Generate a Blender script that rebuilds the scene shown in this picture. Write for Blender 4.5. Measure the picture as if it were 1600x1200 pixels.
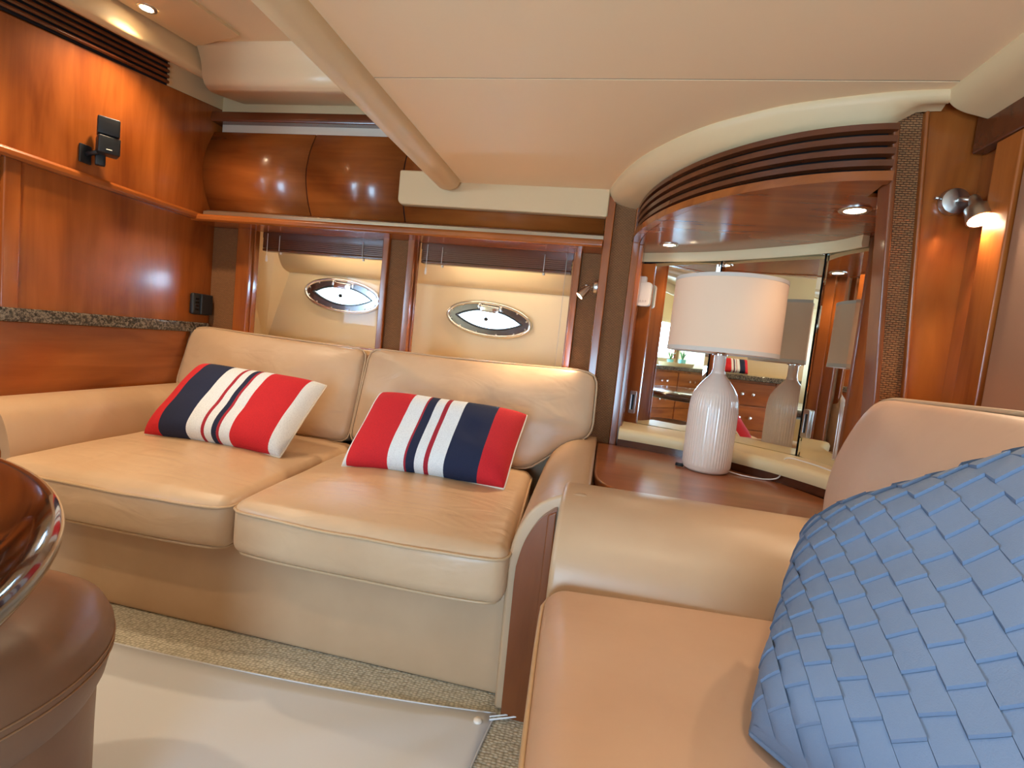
import bpy, math, random
from mathutils import Vector, Matrix
from mathutils import noise as mnoise
random.seed(7)
S = bpy.context.scene
for o in list(bpy.data.objects): bpy.data.objects.remove(o)
COL = S.collection
PI = math.pi

# ------------------------------------------------------------------ camera
CH = 0.95
F_PX = 780.0
vY = Vector((150.0, -45.0, F_PX)).normalized()
hX = Vector((1.0, 0.105, 0.0)); vX = (hX - vY*hX.dot(vY)).normalized()
vZ = vX.cross(vY)
if vZ.y > 0: vZ = -vZ
cam_d = bpy.data.cameras.new('camera'); cam = bpy.data.objects.new('camera', cam_d); COL.objects.link(cam)
cam_d.sensor_width = 36.0; cam_d.lens = F_PX/1600*36.0; cam_d.clip_start = 0.02
R = Matrix(((vX.x, -vX.y, -vX.z), (vY.x, -vY.y, -vY.z), (vZ.x, -vZ.y, -vZ.z)))
cam.matrix_world = Matrix.Translation((0, 0, CH)) @ R.to_4x4()
S.camera = cam

# ------------------------------------------------------------------ world / exposure
W = bpy.data.worlds.new('world'); S.world = W; W.use_nodes = True
bg = W.node_tree.nodes['Background']
bg.inputs[0].default_value = (0.46, 0.73, 1.0, 1); bg.inputs[1].default_value = 17.0
S.view_settings.view_transform = 'Standard'; S.view_settings.look = 'None'
S.view_settings.exposure = 0.93; S.view_settings.gamma = 1.0
S.view_settings.use_curve_mapping = False

def portal(name, loc, rot, sx, sy):
    l = bpy.data.lights.new(name, 'AREA'); l.shape = 'RECTANGLE'; l.size = sx; l.size_y = sy
    l.cycles.is_portal = True
    o = bpy.data.objects.new(name, l); COL.objects.link(o); o.location = loc; o.rotation_euler = rot
portal('galley_daylight_portal', (-2.645, -.80, 1.23), (0, -PI/2, 0), 0.46, 1.6)
portal('fill_opening_portal', (-.15, -1.70, .55), (PI/2, 0, 0), .82, .82)  # guides daylight through the low opening added behind the camera

# ------------------------------------------------------------------ materials
def lin(r, g, b):
    f = lambda c: (c/255/12.92) if c/255 <= 0.04045 else ((c/255+0.055)/1.055)**2.4
    return (f(r), f(g), f(b), 1)
MATS = {}
def newmat(name, color=(.8,.8,.8,1), rough=.5, metal=0.0, coat=0.0, spec=.5, coat_rough=.08):
    m = bpy.data.materials.new(name); m.use_nodes = True; MATS[name] = m
    b = m.node_tree.nodes['Principled BSDF']
    b.inputs['Base Color'].default_value = color; b.inputs['Roughness'].default_value = rough
    b.inputs['Metallic'].default_value = metal; b.inputs['Coat Weight'].default_value = coat
    b.inputs['Coat Roughness'].default_value = coat_rough; b.inputs['Specular IOR Level'].default_value = spec
    return m, m.node_tree, b
def nd(t, typ, **kw):
    n = t.nodes.new(typ)
    for k, v in kw.items(): setattr(n, k, v)
    return n
def coords(t, scale=(1,1,1), kind='Object', rot=(0,0,0)):
    tc = nd(t, 'ShaderNodeTexCoord'); mp = nd(t, 'ShaderNodeMapping')
    mp.inputs['Scale'].default_value = scale; mp.inputs['Rotation'].default_value = rot
    t.links.new(tc.outputs[kind], mp.inputs[0]); return mp.outputs[0]
def ramp(t, fac, stops, interp='LINEAR'):
    r = nd(t, 'ShaderNodeValToRGB'); r.color_ramp.interpolation = interp
    e = r.color_ramp.elements
    e[0].position, e[0].color = stops[0]; e[1].position, e[1].color = stops[1]
    for p, c in stops[2:]:
        x = e.new(p); x.color = c
    t.links.new(fac, r.inputs[0]); return r.outputs[0]
def bump(t, b, h, strength=.2, dist=.002):
    n = nd(t, 'ShaderNodeBump'); n.inputs['Strength'].default_value = strength; n.inputs['Distance'].default_value = dist
    t.links.new(h, n.inputs['Height']); t.links.new(n.outputs[0], b.inputs['Normal'])
def noise(t, vec, scale=5, detail=4, rough=.55, dist=0):
    n = nd(t, 'ShaderNodeTexNoise'); n.inputs['Scale'].default_value = scale; n.inputs['Detail'].default_value = detail
    n.inputs['Roughness'].default_value = rough; n.inputs['Distortion'].default_value = dist
    t.links.new(vec, n.inputs['Vector']); return n.outputs['Fac']

def wood(name, axis, c1, c2, rough=.26, coat=.3, fine=1.0):
    m, t, b = newmat(name, rough=rough, coat=coat, coat_rough=.12)
    sc = [14*fine]*3; sc['xyz'.index(axis)] = 1.1
    v = coords(t, tuple(sc)); f1 = noise(t, v, 1.2, 6, .6, .8)
    sc2 = [3.0]*3; sc2['xyz'.index(axis)] = .9
    v2 = coords(t, tuple(sc2)); f2 = noise(t, v2, 1.3, 3, .5, 1.2)
    mx = nd(t, 'ShaderNodeMath', operation='MULTIPLY_ADD'); t.links.new(f1, mx.inputs[0]); mx.inputs[1].default_value = .34
    ml = nd(t, 'ShaderNodeMath', operation='MULTIPLY'); t.links.new(f2, ml.inputs[0]); ml.inputs[1].default_value = .6
    t.links.new(ml.outputs[0], mx.inputs[2])
    col = ramp(t, mx.outputs[0], [(.30, c1), (.62, c2)]); t.links.new(col, b.inputs['Base Color'])
    return m
CH1, CH2 = lin(120, 56, 18), lin(178, 98, 40)
wood('cherry_z', 'z', CH1, CH2); wood('cherry_x', 'x', CH1, CH2); wood('cherry_y', 'y', CH1, CH2)
wood('cherry_dark', 'x', lin(74, 34, 17), lin(108, 56, 28)); wood('cherry_top', 'x', lin(140, 78, 40), lin(182, 110, 62), rough=.3, coat=.3)
wood('cherry_mid', 'z', lin(104, 52, 24), lin(142, 78, 40)); wood('table_wood', 'x', lin(40, 19, 11), lin(70, 35, 20), rough=.05, coat=1.0)

def leather(name, c1, c2, rough=.38, wr=.25):
    m, t, b = newmat(name, rough=rough, spec=.45)
    v = coords(t); f = noise(t, v, 4, 4); t.links.new(ramp(t, f, [(.3, c1), (.7, c2)]), b.inputs['Base Color'])
    a = noise(t, v, 260, 2); v2 = coords(t, (3, 8, 6), rot=(0, 0, .6)); c = noise(t, v2, 1.6, 2, .4, 1.5)
    ad = nd(t, 'ShaderNodeMath', operation='MULTIPLY_ADD'); t.links.new(c, ad.inputs[0]); ad.inputs[1].default_value = 9.0; 
    ml = nd(t, 'ShaderNodeMath', operation='MULTIPLY'); t.links.new(a, ml.inputs[0]); ml.inputs[1].default_value = .25
    t.links.new(ml.outputs[0], ad.inputs[2]); bump(t, b, ad.outputs[0], wr, .0016)
    return m
leather('leather', lin(194, 160, 126), lin(206, 174, 140), wr=.32); leather('leather_flat', lin(184, 150, 116), lin(194, 160, 126), wr=.06)
leather('leather_seat', lin(196, 158, 130), lin(206, 170, 142), rough=.42, wr=.05)
leather('leather_brown', lin(120, 86, 62), lin(136, 98, 72), rough=.4, wr=.06)
newmat('leather_pipe', lin(192, 160, 124), .4)
newmat('leather_pipe_brown', lin(150, 110, 76), .45)

def vinyl(name, c, rough=.5):
    m, t, b = newmat(name, c, rough); v = coords(t); bump(t, b, noise(t, v, 180, 2), .08, .001); return m
vinyl('vinyl', lin(216, 184, 138)); vinyl('vinyl_ceiling', lin(242, 210, 166), .6); vinyl('vinyl_light', lin(230, 202, 160), .3)
vinyl('hull_vinyl', lin(232, 206, 160), .5); vinyl('ledge_vinyl', lin(232, 206, 156), .45)

def weave(name, c1, c2, sx=70, sz=170, plane='xz'):
    m, t, b = newmat(name, rough=.8)
    rot = (PI/2, 0, 0) if plane == 'xz' else (0, 0, 0)
    v = coords(t, (1, 1, 1), rot=rot)
    br = nd(t, 'ShaderNodeTexBrick'); br.inputs['Scale'].default_value = 1.0
    br.inputs['Brick Width'].default_value = 1.0/sx; br.inputs['Row Height'].default_value = 1.0/sz
    br.inputs['Mortar Size'].default_value = .0013; br.inputs['Mortar Smooth'].default_value = 1.0
    br.inputs['Color1'].default_value = c2; br.inputs['Color2'].default_value = tuple(x*.86 for x in c2[:3])+(1,); br.inputs['Mortar'].default_value = c1
    t.links.new(v, br.inputs['Vector']); t.links.new(br.outputs['Color'], b.inputs['Base Color'])
    inv = nd(t, 'ShaderNodeMath', operation='SUBTRACT'); inv.inputs[0].default_value = 1; t.links.new(br.outputs['Fac'], inv.inputs[1])
    bump(t, b, inv.outputs[0], 1.0, .003); return m
weave('wicker', lin(112, 70, 38), lin(164, 110, 64), 78, 185)
def carpetmat():
    m, t, b = newmat('carpet', rough=.95); v = coords(t)
    br = nd(t, 'ShaderNodeTexVoronoi'); br.inputs['Scale'].default_value = 95; br.inputs['Randomness'].default_value = .45
    t.links.new(coords(t, (1, 1.35, 1)), br.inputs['Vector'])
    c = ramp(t, br.outputs['Distance'], [(.1, lin(220, 212, 192)), (.8, lin(152, 144, 124))]); t.links.new(c, b.inputs['Base Color'])
    inv = nd(t, 'ShaderNodeMath', operation='SUBTRACT'); inv.inputs[0].default_value = 1; t.links.new(br.outputs['Distance'], inv.inputs[1])
    bump(t, b, inv.outputs[0], .8, .004)
carpetmat()
def canvas(name, c, sc=500, st=.2, rough=.8):
    m, t, b = newmat(name, c, rough); v = coords(t); bump(t, b, noise(t, v, sc, 2), st, .001); return m
canvas('runner', lin(206, 207, 210), 400, .1); canvas('pillow_blue', lin(110, 124, 146), 600, .35, .85)
canvas('pillow_cream', lin(232, 220, 200), 300, .4)
def granite():
    m, t, b = newmat('granite', rough=.12, coat=.3); v = coords(t)
    f = noise(t, v, 110, 5, .7); c = ramp(t, f, [(.38, lin(24, 23, 22)), (.5, lin(74, 68, 60)), (.6, lin(140, 128, 112)), (.68, lin(40, 38, 36))])
    t.links.new(c, b.inputs['Base Color'])
granite()
newmat('mirror', (.86, .88, .84, 1), .015, 1.0); newmat('chrome', (.78, .76, .74, 1), .12, 1.0); newmat('dark_chrome', (.22, .21, .21, 1), .16, 1.0); newmat('nickel', (.62, .6, .56, 1), .3, 1.0)
newmat('black', lin(30, 33, 36), .42); newmat('black_gloss', lin(12, 12, 12), .2); newmat('dark_gap', lin(20, 10, 6), .8)
newmat('white_plastic', lin(236, 226, 212), .35); newmat('ceramic', lin(236, 212, 192), .22, coat=.3)
newmat('brass_strip', (.46, .36, .24, 1), .3, .8); newmat('steel_strip', (.70, .62, .50, 1), .4, .3); newmat('turquoise', lin(120, 190, 200), .4)
newmat('leaf', lin(70, 120, 60), .5); newmat('straw', lin(206, 180, 130), .8); newmat('white_rope', lin(236, 240, 244), .5)
newmat('shade_fabric', lin(150, 104, 74), .8)
m, t, b = newmat('glass', (1, 1, 1, 1), 0.0)
t.nodes.remove(b); o_ = t.nodes['Material Output']; tr = nd(t, 'ShaderNodeBsdfTransparent'); gl = nd(t, 'ShaderNodeBsdfGlossy'); gl.inputs['Roughness'].default_value = 0.0
mx = nd(t, 'ShaderNodeMixShader'); mx.inputs[0].default_value = .006; t.links.new(tr.outputs[0], mx.inputs[1]); t.links.new(gl.outputs[0], mx.inputs[2]); t.links.new(mx.outputs[0], o_.inputs[0])
m, t, b = newmat('shade_white', lin(242, 206, 172), .9); b.inputs['Subsurface Weight'].default_value = 0.0
v = coords(t); bump(t, b, noise(t, v, 600, 2), .1, .001)
newmat('shade_band', lin(214, 200, 184), .8)
def emis(name, c, s):
    m, t, b = newmat(name, c, .5); b.inputs['Emission Color'].default_value = c; b.inputs['Emission Strength'].default_value = s
emis('bulb', (1, .78, .5, 1), 30); emis('fill_strip_glow', (1, .82, .55, 1), 12.5)

RED, NAVY, WHT, DR = lin(206, 30, 38), lin(26, 34, 62), lin(232, 234, 232), lin(168, 30, 46)
def stripes(name, st):
    m, t, b = newmat(name, rough=.9); tc = nd(t, 'ShaderNodeUVMap'); sp = nd(t, 'ShaderNodeSeparateXYZ')
    t.links.new(tc.outputs[0], sp.inputs[0])
    c = ramp(t, sp.outputs[0], st, 'CONSTANT')
    n = noise(t, coords(t), 350, 3); mm = nd(t, 'ShaderNodeMixRGB', blend_type='MULTIPLY'); mm.inputs[0].default_value = .35
    t.links.new(c, mm.inputs[1]); t.links.new(ramp(t, n, [(.35, (.55, .55, .58, 1)), (.55, (1, 1, 1, 1))]), mm.inputs[2])
    t.links.new(mm.outputs[0], b.inputs['Base Color'])
    wv = nd(t, 'ShaderNodeTexWave'); wv.bands_direction = 'Y'; wv.inputs['Scale'].default_value = 42; wv.inputs['Distortion'].default_value = 2.0
    t.links.new(tc.outputs[0], wv.inputs['Vector']); bump(t, b, wv.outputs['Fac'], .35, .0015)
stripes('stripes_a', [(0, RED), (.15, NAVY), (.36, WHT), (.465, DR), (.49, WHT), (.54, NAVY), (.575, DR), (.595, WHT), (.67, RED), (.93, WHT)])
stripes('stripes_b', [(0, WHT), (.035, RED), (.30, WHT), (.395, DR), (.41, NAVY), (.46, WHT), (.515, DR), (.54, WHT), (.63, NAVY), (.83, RED)])

# ------------------------------------------------------------------ mesh helpers
def thing(name, loc, label=None, cat=None, group=None, kind=None):
    o = bpy.data.objects.new(name, None); COL.objects.link(o); o.location = loc; o.empty_display_size = .05
    tag(o, label, cat, group, kind); return o
def tag(o, label=None, cat=None, group=None, kind=None):
    if label: o['label'] = label
    if cat: o['category'] = cat
    if group: o['group'] = group
    if kind: o['kind'] = kind
    return o
def link(name, me, mat, parent=None, smooth=False, bevel=0, bseg=2, autos=False):
    o = bpy.data.objects.new(name, me); COL.objects.link(o)
    if mat: me.materials.append(MATS[mat])
    if smooth:
        for p in me.polygons: p.use_smooth = True
    if bevel:
        md = o.modifiers.new('bevel', 'BEVEL'); md.width = bevel; md.segments = bseg; md.limit_method = 'ANGLE'; md.angle_limit = .6
        if not smooth:
            for p in me.polygons: p.use_smooth = True
        wn = o.modifiers.new('wn', 'WEIGHTED_NORMAL')
    if parent:
        o.parent = parent
        if parent.type == 'EMPTY': o.matrix_parent_inverse = Matrix.Translation(-parent.location)
    return o
def mesh(name, vs, fs, mat, parent=None, smooth=False, bevel=0, bseg=2, T=None):
    me = bpy.data.meshes.new(name)
    if T is not None: vs = [T @ Vector(v) for v in vs]
    me.from_pydata([tuple(v) for v in vs], [], fs); me.update()
    import bmesh
    bm = bmesh.new(); bm.from_mesh(me); bmesh.ops.recalc_face_normals(bm, faces=bm.faces); bm.to_mesh(me); bm.free()
    return link(name, me, mat, parent, smooth, bevel, bseg)
def box(name, a, b, mat, parent=None, bevel=0.003, T=None, bseg=2):
    x0, y0, z0 = a; x1, y1, z1 = b
    vs = [(x0,y0,z0),(x1,y0,z0),(x1,y1,z0),(x0,y1,z0),(x0,y0,z1),(x1,y0,z1),(x1,y1,z1),(x0,y1,z1)]
    fs = [(0,3,2,1),(4,5,6,7),(0,1,5,4),(1,2,6,5),(2,3,7,6),(3,0,4,7)]
    return mesh(name, vs, fs, mat, parent, False, bevel, bseg, T)
def prism(name, poly, axis, a, b, mat, parent=None, bevel=0, smooth=False, shear=None, bseg=2):
    """poly in the two other axes (in xyz order) extruded along axis"""
    def P(p, t):
        if axis == 'x': q = (t, p[0], p[1])
        elif axis == 'y': q = (p[0], t, p[1])
        else: q = (p[0], p[1], t)
        return shear(*q) if shear else q
    n = len(poly)
    vs = [P(p, a) for p in poly]+[P(p, b) for p in poly]
    fs = [tuple(range(n))[::-1], tuple(range(n, 2*n))]+[(i, (i+1) % n, n+(i+1) % n, n+i) for i in range(n)]
    o = mesh(name, vs, fs, mat, parent, False, bevel, bseg)
    if smooth:
        for p in o.data.polygons:
            if len(p.vertices) == 4: p.use_smooth = True
    return o
def cat(pts, n=6, closed=False):
    pts = [Vector(p) for p in pts]; out = []; N = len(pts)
    for i in range(N if closed else N-1):
        g = (lambda k: pts[k % N]) if closed else (lambda k: pts[max(0, min(N-1, k))])
        p0, p1, p2, p3 = g(i-1), g(i), g(i+1), g(i+2)
        for j in range(n):
            t = j/n; out.append(.5*((2*p1)+(-p0+p2)*t+(2*p0-5*p1+4*p2-p3)*t*t+(-p0+3*p1-3*p2+p3)*t**3))
    if not closed: out.append(pts[-1])
    return out
def tube(name, path, r, mat, parent=None, closed=False, seg=8, T=None):
    path = [Vector(p) for p in path]
    if T is not None: path = [T @ p for p in path]
    N = len(path); vs = []; fs = []
    up = None
    for i in range(N):
        a = path[(i-1) % N] if closed or i > 0 else path[i]; b_ = path[(i+1) % N] if closed or i < N-1 else path[i]
        d = (b_-a).normalized()
        if up is None:
            up = Vector((0, 0, 1)) if abs(d.z) < .9 else Vector((1, 0, 0))
        s = d.cross(up); s.normalize(); up = s.cross(d).normalized()
        rr = r(i/(N-1)) if callable(r) else r
        for k in range(seg):
            an = 2*PI*k/seg; vs.append(path[i]+s*math.cos(an)*rr+up*math.sin(an)*rr)
    for i in range(N if closed else N-1):
        j = (i+1) % N
        for k in range(seg): fs.append((i*seg+k, i*seg+(k+1) % seg, j*seg+(k+1) % seg, j*seg+k))
    if not closed: fs += [tuple(range(seg))[::-1], tuple((N-1)*seg+k for k in range(seg))]
    return mesh(name, vs, fs, mat, parent, True)
def sweep(name, path, prof, mat, parent=None, smooth=True, side=1):
    """path 2D (x,y); prof list of (offset to the outer side, z)"""
    N = len(path); n = len(prof); vs = []; fs = []
    for i in range(N):
        a = Vector(path[max(0, i-1)][:2]); b_ = Vector(path[min(N-1, i+1)][:2]); d = (b_-a).normalized(); nrm = Vector((d.y, -d.x))*side
        for (o, z) in prof: vs.append((path[i][0]+nrm.x*o, path[i][1]+nrm.y*o, z))
    for i in range(N-1):
        for k in range(n): fs.append((i*n+k, i*n+(k+1) % n, (i+1)*n+(k+1) % n, (i+1)*n+k))
    fs += [tuple(range(n)), tuple((N-1)*n+k for k in range(n))]
    o = mesh(name, vs, fs, mat, parent, False)
    if smooth:
        for p in o.data.polygons:
            if len(p.vertices) == 4: p.use_smooth = True
        try: o.data.set_sharp_from_angle(angle=.7)
        except Exception: pass
    return o
def lathe(name, prof, c, mat, parent=None, seg=40, mod=None, T=None, smooth=True):
    vs = []; fs = []; n = len(prof)
    for k in range(seg):
        an = 2*PI*k/seg
        for i, (r, z) in enumerate(prof):
            rr = mod(r, z, an, i) if mod else r
            p = Vector((math.cos(an)*rr, math.sin(an)*rr, z))
            p = (T @ p) if T is not None else p+Vector(c)
            vs.append(p)
    for k in range(seg):
        j = (k+1) % seg
        for i in range(n-1): fs.append((k*n+i, j*n+i, j*n+i+1, k*n+i+1))
    o = mesh(name, vs, fs, mat, parent, smooth)
    try: o.data.set_sharp_from_angle(angle=.9)
    except Exception: pass
    return o
def plate(name, outer, holes, mat, parent, M, thick=.01, bevel=0):
    """flat plate with holes (2D curve filled), M maps local (x,y,z) to world, thickness symmetric"""
    cu = bpy.data.curves.new(name, 'CURVE'); cu.dimensions = '2D'; cu.fill_mode = 'BOTH'; cu.extrude = thick/2
    cu.bevel_depth = bevel; cu.bevel_resolution = 2
    for lp in [outer]+holes:
        s = cu.splines.new('POLY'); s.points.add(len(lp)-1); s.use_cyclic_u = True
        for i, p in enumerate(lp): s.points[i].co = (p[0], p[1], 0, 1)
    tmp = bpy.data.objects.new('tmp', cu); COL.objects.link(tmp)
    me = bpy.data.meshes.new_from_object(tmp.evaluated_get(bpy.context.evaluated_depsgraph_get()))
    bpy.data.objects.remove(tmp); bpy.data.curves.remove(cu)
    me.transform(M); me.materials.clear(); me.update()
    return link(name, me, mat, parent)
def axis_samples(a, r, k=4, m=8):
    s = [a*0+(-a+r*(1-math.cos(PI/2*i/k))) for i in range(k)]
    mid = [(-a+r)+(2*a-2*r)*i/m for i in range(m+1)]
    return s+mid+[-x for x in reversed(s)]
def rbox(name, d, r, fn, mat, parent=None, k=4, m=10):
    """rounded, subdivided box of half sizes d mapped through fn(x,y,z)->world"""
    A = [axis_samples(d[i], min(r, d[i]*.999), k, m if d[i] > .06 else 3) for i in range(3)]
    vid = {}; vs = []; fs = []
    def V(p):
        key = tuple(round(c, 6) for c in p)
        if key in vid: return vid[key]
        q = Vector(p); c = Vector([max(-(d[i]-r), min(d[i]-r, p[i])) for i in range(3)]); w = q-c
        if w.length > 1e-9: q = c+w.normalized()*r
        vid[key] = len(vs); vs.append(Vector(fn(*q))); return vid[key]
    for ax in range(3):
        u, w = (ax+1) % 3, (ax+2) % 3
        for sg in (-1, 1):
            for i in range(len(A[u])-1):
                for j in range(len(A[w])-1):
                    q = []
                    for (ii, jj) in ((i, j), (i+1, j), (i+1, j+1), (i, j+1)):
                        p = [0, 0, 0]; p[ax] = sg*d[ax]; p[u] = A[u][ii]; p[w] = A[w][jj]; q.append(V(p))
                    if len(set(q)) >= 3: fs.append(tuple(dict.fromkeys(q)))
    return mesh(name, vs, fs, mat, parent, True)
def roundpoly(pts, r, n=5):
    out = []; N = len(pts)
    for i in range(N):
        p0, p1, p2 = Vector(pts[i-1]), Vector(pts[i]), Vector(pts[(i+1) % N])
        rr = r[i] if isinstance(r, (list, tuple)) else r
        a = p1+(p0-p1).normalized()*min(rr, (p0-p1).length*.49); b_ = p1+(p2-p1).normalized()*min(rr, (p2-p1).length*.49)
        for k in range(n+1):
            t = k/n; out.append(a*(1-t)**2+p1*2*t*(1-t)+b_*t*t)
    return out
def resample(loop, n):
    L = [0]; N = len(loop)
    for i in range(N): L.append(L[-1]+(loop[(i+1) % N]-loop[i]).length)
    out = []; j = 0
    for k in range(n):
        s = L[-1]*k/n
        while L[j+1] < s: j += 1
        t = (s-L[j])/max(1e-9, L[j+1]-L[j]); out.append(loop[j].lerp(loop[(j+1) % N], t))
    return out
def puff(name, outline, half, crown, fn, mat, parent, n=72, loops=12, wr=0.0, rim=.02):
    """box cushion from a 2D outline: fn(u,v,h)->world; h>0 is the front"""
    ol = resample(outline, n); c = sum(ol, Vector((0, 0)))/n; vs = []; fs = []
    ss = [1-(1-i/loops)**1.6 for i in range(loops+1)]
    for side in (1, -1):
        base = len(vs); vs.append(None)
        for s in ss[1:]:
            for p in ol:
                q = c+(p-c)*s
                edge = min(1, (1-s)*(p-c).length/rim) if rim else 1
                h = half*(.72+.28*math.sqrt(max(0, 1-(1-edge)**2)))+crown*(1-s**2.5)
                if wr: h += wr*(1-s)*mnoise.noise(Vector((q.x*9, q.y*4, side)))
                vs.append(Vector(fn(q.x, q.y, h*side)))
        vs[base] = Vector(fn(c.x, c.y, (half+crown)*side))
        for i in range(n): fs.append((base, base+1+i, base+1+(i+1) % n))
        for l in range(loops-1):
            for i in range(n): fs.append((base+1+l*n+i, base+1+l*n+(i+1) % n, base+1+(l+1)*n+(i+1) % n, base+1+(l+1)*n+i))
    a = 1+(loops-1)*n; b_ = 1+loops*n+1+(loops-1)*n
    for i in range(n): fs.append((a+i, a+(i+1) % n, b_+(i+1) % n, b_+i))
    o = mesh(name, vs, fs, mat, parent, True)
    ex = [p+(p-c).normalized()*.004 for p in ol]
    rimf = [Vector(fn(p.x, p.y, half*.78)) for p in ex]
    rimb = [Vector(fn(p.x, p.y, -half*.72)) for p in ol]
    return o, rimf, rimb
def ellipse(a, b, n=48, cx=0, cy=0, rot=0):
    return [(cx+a*math.cos(2*PI*i/n)*math.cos(rot)-b*math.sin(2*PI*i/n)*math.sin(rot), cy+a*math.cos(2*PI*i/n)*math.sin(rot)+b*math.sin(2*PI*i/n)*math.cos(rot)) for i in range(n)]
def XZ(y):  # local x,y -> world x,z at depth y
    return Matrix(((1, 0, 0, 0), (0, 0, -1, y), (0, 1, 0, 0), (0, 0, 0, 1)))

# ================================================================== STRUCTURE
tag(box('floor', (-2.7, -1.7, -.05), (.9, 2.7, 0), 'carpet', None, 0), 'beige woven carpet floor', kind='structure')
# outer hull wall with the two porthole openings, recess cove and sill
PH = [(-1.455, 1.12, -.066), (-.625, 1.068, -.066)]   # x, z, tilt
YH = 2.55
wb = thing('wall_back', (-.9, 2.3, 0), 'back wall with window posts and woven covering', kind='structure')
plate('hull_lining', [(-2.75, -.05), (.95, -.05), (.95, 2.4), (-2.75, 2.4)], [ellipse(.19, .058, 40, x, z, tl) for x, z, tl in PH], 'hull_vinyl', wb, XZ(YH+.02), .04)
prism('recess_cove', [(YH, 1.225)]+[tuple(p) for p in cat([(YH-.004, 1.226), (YH-.05, 1.25), (YH-.1, 1.33), (YH-.13, 1.42)], 5)]+[(YH, 1.42)], 'x', -2.0, -.1, 'hull_vinyl', wb, smooth=True)
mesh('recess_end', [(-1.98, 2.3, .8), (-1.93, 2.3, 1.42), (-1.80, YH-.13, 1.42), (-1.80, YH, 1.225), (-1.93, YH, .8)], [(0, 1, 2, 3, 4)], 'hull_vinyl', wb)
mesh('recess_end', [(-.08, 2.3, .8), (-.08, 2.3, 1.42), (-.08, YH, 1.42), (-.08, YH, .8)], [(0, 1, 2, 3)], 'hull_vinyl', wb)
box('recess_sill', (-2.02, 2.2, .80), (-.05, YH, .855), 'vinyl_light', wb)
box('lower_panel', (-2.02, 2.255, 0), (.1, 2.29, .80), 'cherry_z', wb)
box('header', (-2.02, 2.30, 1.42), (-.05, YH, 1.5), 'cherry_x', wb)
box('upper_backing', (-2.03, 2.30, 1.50), (-.07, 2.34, 2.2), 'vinyl', wb, 0)
def post(x0, x1, z0, z1, mat, y0=2.235, d=.05, nm='window_post'):
    return box(nm, (x0, y0, z0), (x1, y0+d, z1), mat, wb, .004)
post(-2.03, -1.875, .82, 1.40, 'wicker', 2.245, nm='woven_strip'); post(-1.875, -1.80, .82, 1.40, 'cherry_z', 2.225, .07)
post(-1.092, -1.062, .82, 1.40, 'cherry_z', 2.22, .07); post(-1.062, -.968, .82, 1.40, 'wicker', 2.24, nm='woven_strip'); post(-.968, -.935, .82, 1.40, 'cherry_z', 2.22, .07)
post(-.19, -.162, .82, 1.40, 'cherry_z', 2.225, .07); post(-.162, -.07, .5, 1.40, 'wicker', 2.245, nm='woven_strip')
box('column_edge', (-.075, 2.13, .3), (-.04, 2.33, 1.60), 'cherry_z', wb, .004)
box('column_face', (-.04, 2.15, .3), (.045, 2.33, 1.60), 'wicker', wb, .002)
box('column_edge', (.045, 2.13, .3), (.075, 2.33, 1.60), 'cherry_z', wb, .004)
# shelf ledge along back wall
rail = [(2.105, 1.385), (2.098, 1.392), (2.098, 1.408), (2.107, 1.418), (2.25, 1.418), (2.25, 1.385)]
tag(prism('trim_1', rail, 'x', -2.03, -.075, 'cherry_x', None, .002), 'rounded cherry wood ledge above the windows', kind='structure')
tag(prism('trim_2', [(2.15, 1.418), (2.14, 1.425), (2.14, 1.440), (2.17, 1.452), (2.3, 1.452), (2.3, 1.418)], 'x', -2.0, -.075, 'brass_strip', None, .001), 'pale metallic strip above the window ledge', kind='structure')
# windows with panes
for i, (x0, x1) in enumerate([(-1.80, -1.092), (-.935, -.19)]):
    w = thing('window_%d' % (i+1), ((x0+x1)/2, 2.26, .85), ['left window pane beside the granite counter', 'right window pane beside the mirror cabinet'][i], kind='structure')
    box('pane', (x0, 2.262, .84), (x1, 2.266, 1.395), 'glass', w, 0)
    box('window_frame', (x0, 2.252, .84), (x0+.008, 2.275, 1.395), 'cherry_z', w, .002)
    box('window_frame', (x1-.008, 2.252, .84), (x1, 2.275, 1.395), 'cherry_z', w, .002)
    box('window_frame', (x0, 2.252, 1.385), (x1, 2.275, 1.395), 'cherry_x', w, .002)
    box('window_frame', (x0, 2.252, .84), (x1, 2.275, .862), 'cherry_x', w, .002)

# ceiling: two padded panels with a seam, side beam, right trim
cl = thing('ceiling', (0, .5, 1.62), 'padded cream headliner with a cross seam', kind='structure')
box('headliner_panel', (-.715, -1.7, 1.622), (.82, 1.286, 1.66), 'vinyl_ceiling', cl, 0)
box('headliner_panel', (-.715, 1.2915, 1.622), (.82, 2.36, 1.66), 'vinyl_ceiling', cl, 0)
newmat('seam_shade', lin(120, 92, 64), .8)
box('seam_shade_strip', (-.715, 1.286, 1.6238), (.82, 1.2915, 1.66), 'seam_shade', cl, 0)  # dark-coloured strip set in the panel gap stands in for its shade
box('headliner_backing', (-.76, -1.7, 1.66), (.95, 2.7, 1.70), 'vinyl_ceiling', cl, 0)
bp = [tuple(p) for p in cat([(-.700, 1.66), (-.700, 1.615), (-.712, 1.592), (-.745, 1.578), (-.785, 1.585), (-.812, 1.612), (-.82, 1.66)], 5)]
tag(prism('trim_3', bp, 'y', -1.7, 2.09, 'vinyl', None, .004, True), 'padded cream beam running across the ceiling to the back wall', kind='structure')
box('beam_cheek', (-.81, -1.7, 1.62), (-.76, 2.3, 2.2), 'vinyl', cl, 0)
rp = [tuple(p) for p in cat([(.682, 1.64), (.682, 1.612), (.70, 1.588), (.74, 1.572), (.80, 1.566), (.80, 1.64)], 5)]
tag(prism('trim_4', rp, 'y', -1.7, 1.335, 'vinyl', None, .004, True), 'padded cream trim along the right ceiling edge', kind='structure')
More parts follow.
